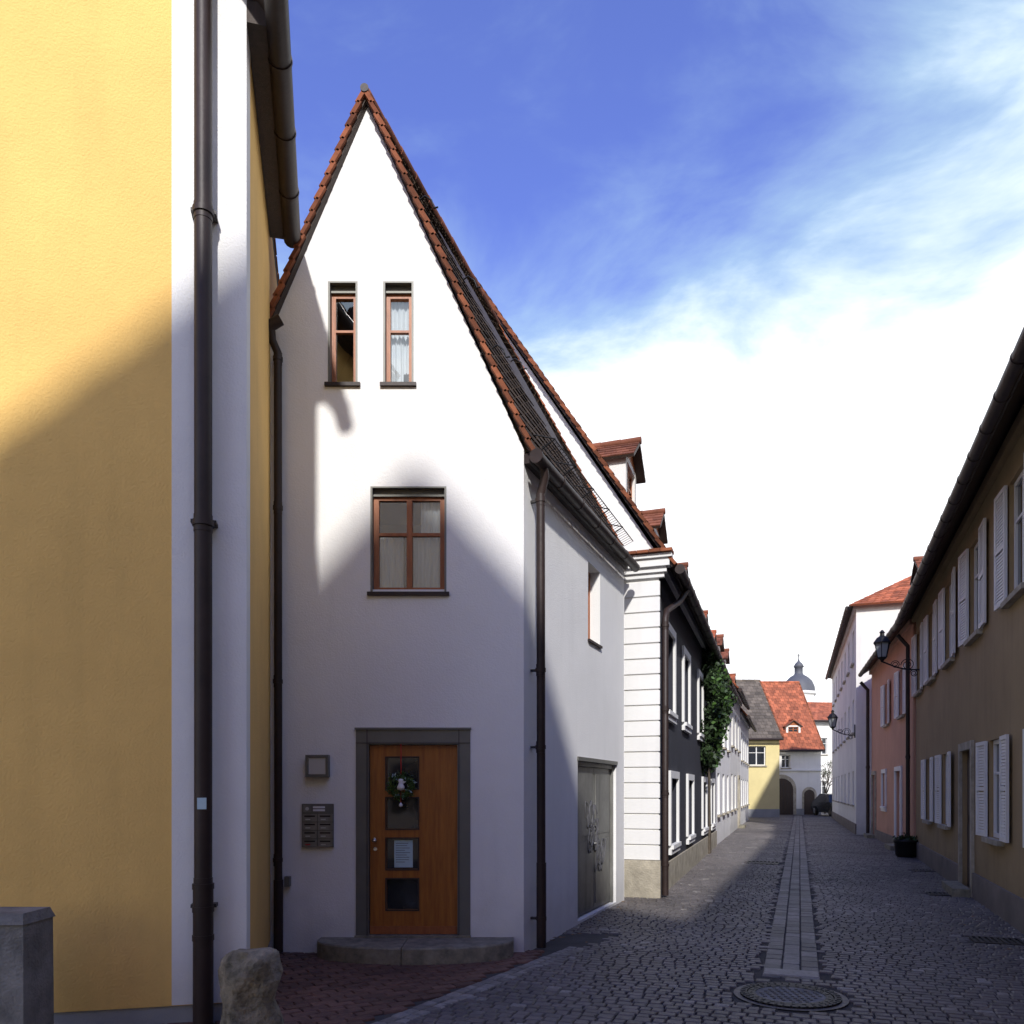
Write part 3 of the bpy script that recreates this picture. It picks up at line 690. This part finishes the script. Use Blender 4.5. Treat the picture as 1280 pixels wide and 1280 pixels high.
def patch(x,y):
    n_=noise.noise(Vector((x*.45,y*.3,2)))*.5+noise.noise(Vector((x*1.6,y*1.2,7)))*.35
    return min(1.15,max(0,.25+.5*R()+n_*.7))
def redside(x,y):
    return (x-(-.92))*(8.2-5.67)-(y-5.67)*(.55+.92)
mb=MB(); s=3.0
while s<62:
    near=s<19
    rh=U(.085,.11) if near else .14
    t=-4.6+U(0,.1)
    while t<3.6:
        wd=U(.09,.145) if near else U(.15,.2)
        sc=s+rh/2; tc=t+wd/2; t+=wd
        wob=.02*math.sin(tc*2.1+s*.7)+.05*math.sin(tc*.9)
        x=sc*ds[0]+tc*dt[0]+ds[0]*wob; y=sc*ds[1]+tc*dt[1]+ds[1]*wob
        if s>7.35 and -.34<tc<.20: continue
        if y<9.2 and redside(x,y)<.30: continue
        if math.hypot(x-MC[0],y-MC[1])<.49: continue
        if abs(x-2.53)<.33 and abs(y-7.15)<.22: continue
        if any(abs((x-a)*dt[0]+(y-b)*dt[1])<p+.06 and abs((x-a)*ds[0]+(y-b)*ds[1])<q+.05 for a,b,p,q in drains): continue
        und=.010*noise.noise(Vector((x*.7,y*.7,0)))-.004
        light=R()<.03
        stone(mb,x,y,wd/2-.004,rh/2-.004,dt,'cobl' if light else 'cob',und+U(-.002,.002),near,patch(x,y),ins=.010)
    s+=rh
mb.build('cobbled_street')
mb=MB()
lx,ly=(.55+.92),(8.2-5.67); Ll=math.hypot(lx,ly); ld=(lx/Ll,ly/Ll); ln=(ld[1],-ld[0])
for k in (0,1):
    q=-1.8
    while q<Ll+.1:
        w_=U(.10,.14); c=q+w_/2; q+=w_
        x=-.92+ld[0]*c+ln[0]*(.05+.105*k-.04); y=5.67+ld[1]*c+ln[1]*(.05+.105*k-.04)
        stone(mb,x,y,w_/2-.005,.047,ld,'cobl',U(-.003,.003))
mb.build('granite_border_setts')
mb=MB(); ax=(.86,.51); ay=(-.51,.86)
for j in range(-70,70):
    for i in range(-40,40):
        a=(i+(.5 if j%2 else 0))*.205; b=j*.105
        x=-1.5+ax[0]*a+ay[0]*b; y=6.6+ax[1]*a+ay[1]*b
        if y<3 or y>8.2 or x<-6 or x>.7: continue
        if redside(x,y)/Ll>-.10: continue
        stone(mb,x,y,.099,.049,ax,'brick',.006*noise.noise(Vector((x,y,3)))+U(-.0025,.0025),True,patch(x,y),ins=.007)
mb.build('red_clinker_pavement')
mb=MB(); s=7.4
while s<56:
    L=U(.16,.30)
    for k in range(3):
        tc=-.235+.165*k; sc=s+L/2+(k%2)*.08
        x=sc*ds[0]+tc*dt[0]; y=sc*ds[1]+tc*dt[1]
        stone(mb,x,y,.079,L/2-.004,dt,'slab',-.006+U(-.002,.002),True,ins=.008)
    s+=L
stone(mb,2.53,7.15,.24,.13,dt,'cobl',.004,True,.9)
mb.build('granite_gutter_strip')
mb=MB(); cx,cy=MC
def ann(r0,r1,z,m,seg=48):
    vs=[(cx+math.cos(2*math.pi*k/seg)*r,cy+math.sin(2*math.pi*k/seg)*r,z) for r in(r0,r1) for k in range(seg)]
    mb.add(vs,[(k,(k+1)%seg,seg+(k+1)%seg,seg+k) for k in range(seg)],m,.5)
ann(.39,.44,-.010,'cob');ann(.335,.39,.004,'iron');ann(.325,.335,-.012,'black');ann(.27,.325,.002,'iron');ann(.001,.27,-.003,'conc')
for k in range(40):
    a=2*math.pi*k/40; stone(mb,cx+math.cos(a)*.365,cy+math.sin(a)*.365,.008,.018,(-math.sin(a),math.cos(a)),'iron',.009,False,ins=.002)
for k in range(24):
    a=2*math.pi*k/24; stone(mb,cx+math.cos(a)*.30,cy+math.sin(a)*.30,.015,.012,(-math.sin(a),math.cos(a)),'black',.006,False,ins=.002)
for i in range(-4,5):
    for j in range(-4,5):
        if math.hypot(i,j)<4.2: stone(mb,cx+i*.055,cy+j*.055,.014,.014,(1,0),'iron',.002,False,ins=.003)
mb.build('manhole_cover')
for a,b,p,q in drains:
    mb=MB(); 
    def dp(u,v,z): return (a+dt[0]*u+ds[0]*v,b+dt[1]*u+ds[1]*v,z)
    mb.quad(dp(-p,-q,-.016),dp(p,-q,-.016),dp(p,q,-.016),dp(-p,q,-.016),'black')
    for v0,v1 in((-q,-q+.03),(q-.03,q)): mb.box8([dp(-p,v0,-.02),dp(p,v0,-.02),dp(p,v1,-.02),dp(-p,v1,-.02),dp(-p,v0,.003),dp(p,v0,.003),dp(p,v1,.003),dp(-p,v1,.003)],'iron')
    n=8
    for i in range(n+1):
        u=-p+(2*p-.025)*i/n; mb.box8([dp(u,-q+.03,-.02),dp(u+.025,-q+.03,-.02),dp(u+.025,q-.03,-.02),dp(u,q-.03,-.02),dp(u,-q+.03,.002),dp(u+.025,-q+.03,.002),dp(u+.025,q-.03,.002),dp(u,q-.03,.002)],'iron')
    mb.build('drain_grate')
# leaves blown against the walls
mb=MB()
for i in range(110):
    k=R()
    if k<.45: x,y=U(-2.3,.1),8.0-abs(random.gauss(0,.25))
    elif k<.8:
        p=S.p(U(.3,4),0,abs(random.gauss(.05,.15))+.03); x,y=p[0],p[1]
    else:
        p=RT.p(U(3,14),0,abs(random.gauss(.05,.3))+.06); x,y=p[0],p[1]
    a=U(0,6.28); sz=U(.015,.032); h=.012
    mb.add([(x+math.cos(a)*sz,y+math.sin(a)*sz,h+U(0,.01)),(x-math.sin(a)*sz*.5,y+math.cos(a)*sz*.5,h),(x-math.cos(a)*sz,y-math.sin(a)*sz,h+U(0,.01)),(x+math.sin(a)*sz*.5,y-math.cos(a)*sz*.5,h+.006)],[(0,1,2,3)],'leafb')
mb.build('fallen_leaves')

# ------------------------------------------------------------ distant car and tree
car=empty('parked_car',(21.1,51.5,0)); mb=MB()
cx0,cy0=21.1,51.5
secs=[(-2.0,.55,.25,.62),(-1.9,.78,.25,.78),(-1.1,.85,.22,.92),(-.5,.66,.22,1.40),(.9,.66,.22,1.45),(1.7,.72,.25,1.0),(2.0,.70,.3,.85)]
vs=[]
for y,tw_,b,t in secs:
    mid=.88 if t>1 else t-.08
    vs+=[(cx0-.80,cy0+y,b),(cx0+.80,cy0+y,b),(cx0+.86,cy0+y,mid*.75),(cx0+.84,cy0+y,mid),(cx0+tw_,cy0+y,t),(cx0-tw_,cy0+y,t),(cx0-.84,cy0+y,mid),(cx0-.86,cy0+y,mid*.75)]
fs=[(i*8+k,i*8+(k+1)%8,(i+1)*8+(k+1)%8,(i+1)*8+k) for i in range(6) for k in range(8)]+[tuple(range(7,-1,-1)),tuple(range(48,56))]
mb.add(vs,fs,'carp',.5,False); mb.build('body',car); mb=MB()
mb.quad((cx0-.62,cy0-1.12,.95),(cx0+.62,cy0-1.12,.95),(cx0+.52,cy0-.60,1.36),(cx0-.52,cy0-.60,1.36),'dglass')
for sx in (-1,1):
    mb.box(cx0+sx*.62-.13,cx0+sx*.62+.13,cy0-2.03,cy0-1.9,.58,.70,'lens')
    for yy in(-1.3,1.3): mb.tube([(cx0+sx*.70,cy0+yy,.31),(cx0+sx*.88,cy0+yy,.31)],.31,'rubber',18); mb.tube([(cx0+sx*.86,cy0+yy,.31),(cx0+sx*.89,cy0+yy,.31)],.18,'chrome',12)
mb.box(cx0-.25,cx0+.25,cy0-2.03,cy0-2.0,.42,.53,'whitep'); mb.build('trim_and_wheels',car)
mb=MB()
def br(p,d,L,r,dep):
    q=p+d*L; mb.tube([p,p.lerp(q,.5)+Vector((U(-.05,.05),U(-.05,.05),0))*L,q],[r,r*.85,r*.65],'bark',6,False)
    if dep==0: 
        for i in range(3):
            c=q+Vector((U(-.2,.2),U(-.2,.2),U(-.2,.2))); t=Vector((U(-1,1),U(-1,1),U(-1,1))).normalized()*.05; b=t.cross(Vector((0.3,1,.2))).normalized()*.03; mb.add([c-t,c+b,c+t,c-b],[(0,1,2,3)],'leafd')
        return
    for i in range(3):
        nd=(d+Vector((U(-.8,.8),U(-.8,.8),U(-.1,.5)))).normalized(); br(q,nd,L*U(.6,.8),r*.6,dep-1)
br(Vector((22.6,57,-.02)),Vector((0,0,1)),1.3,.09,4)
mb.build('bare_tree')

# ------------------------------------------------------------ WORLD
w=bpy.data.worlds.new('World'); scene.world=w; w.use_nodes=True; nt=w.node_tree; L=nt.links.new
bg=nt.nodes['Background']
sky=N(nt,'ShaderNodeTexSky',sky_type='NISHITA'); sky.sun_disc=False
EL=math.atan(.69); sky.sun_elevation=EL; sky.sun_rotation=math.pi-.03; sky.air_density=1.0; sky.dust_density=.3; sky.ozone_density=3
tint=N(nt,'ShaderNodeMix',data_type='RGBA',blend_type='MULTIPLY'); tint.inputs[0].default_value=1; L(sky.outputs[0],tint.inputs[6]); tint.inputs[7].default_value=(1.1,1.0,1.85,1)
tc=N(nt,'ShaderNodeTexCoord'); sp=N(nt,'ShaderNodeSeparateXYZ'); L(tc.outputs['Generated'],sp.inputs[0])
mp=N(nt,'ShaderNodeMapping'); mp.inputs['Rotation'].default_value=(0,math.radians(-25),0); mp.inputs['Scale'].default_value=(1.3,1.3,3.2); L(tc.outputs['Generated'],mp.inputs[0])
n1=N(nt,'ShaderNodeTexNoise'); n1.inputs['Scale'].default_value=2.1; n1.inputs['Detail'].default_value=7; n1.inputs['Roughness'].default_value=.58; n1.inputs['Distortion'].default_value=.4; L(mp.outputs[0],n1.inputs['Vector'])
e=mth(nt,'MULTIPLY_ADD',sp.outputs[0],-.15,sp.outputs[2])
e=mth(nt,'MULTIPLY_ADD',n1.outputs[0],-.46,mth(nt,'ADD',e,.23))
def sm(lo,hi,a,b):
    r=N(nt,'ShaderNodeMapRange',interpolation_type='SMOOTHSTEP'); r.inputs[1].default_value=lo; r.inputs[2].default_value=hi; r.inputs[3].default_value=a; r.inputs[4].default_value=b; L(e,r.inputs[0]); return r.outputs[0]
m1=N(nt,'ShaderNodeMix',data_type='RGBA'); L(sm(.46,.68,1,.05),m1.inputs[0]); L(tint.outputs[2],m1.inputs[6]); m1.inputs[7].default_value=(3.6,5.2,6.5,1)
m2=N(nt,'ShaderNodeMix',data_type='RGBA'); L(sm(.39,.56,1,0),m2.inputs[0]); L(m1.outputs[2],m2.inputs[6]); m2.inputs[7].default_value=(9.8,9.9,10.2,1)
L(m2.outputs[2],bg.inputs[0]); bg.inputs[1].default_value=.15
sun=bpy.data.lights.new('sun','SUN'); sun.energy=4.4; sun.angle=math.radians(1.8); sun.color=(1,.96,.90)
so=bpy.data.objects.new('sun',sun); COL.objects.link(so); so.rotation_euler=Vector((-.03,1,-.69)).to_track_quat('-Z','Y').to_euler()
# ------------------------------------------------------------ CAMERA
cam=bpy.data.cameras.new('camera'); co=bpy.data.objects.new('camera',cam); COL.objects.link(co)
co.location=(0,0,1.65); co.rotation_euler=(math.pi/2,0,0)
cam.sensor_width=36; cam.lens=27.76; cam.shift_y=.272; cam.clip_end=1500; cam.clip_start=.05
scene.camera=co
scene.view_settings.view_transform='Standard'; scene.view_settings.look='None'; scene.view_settings.exposure=0
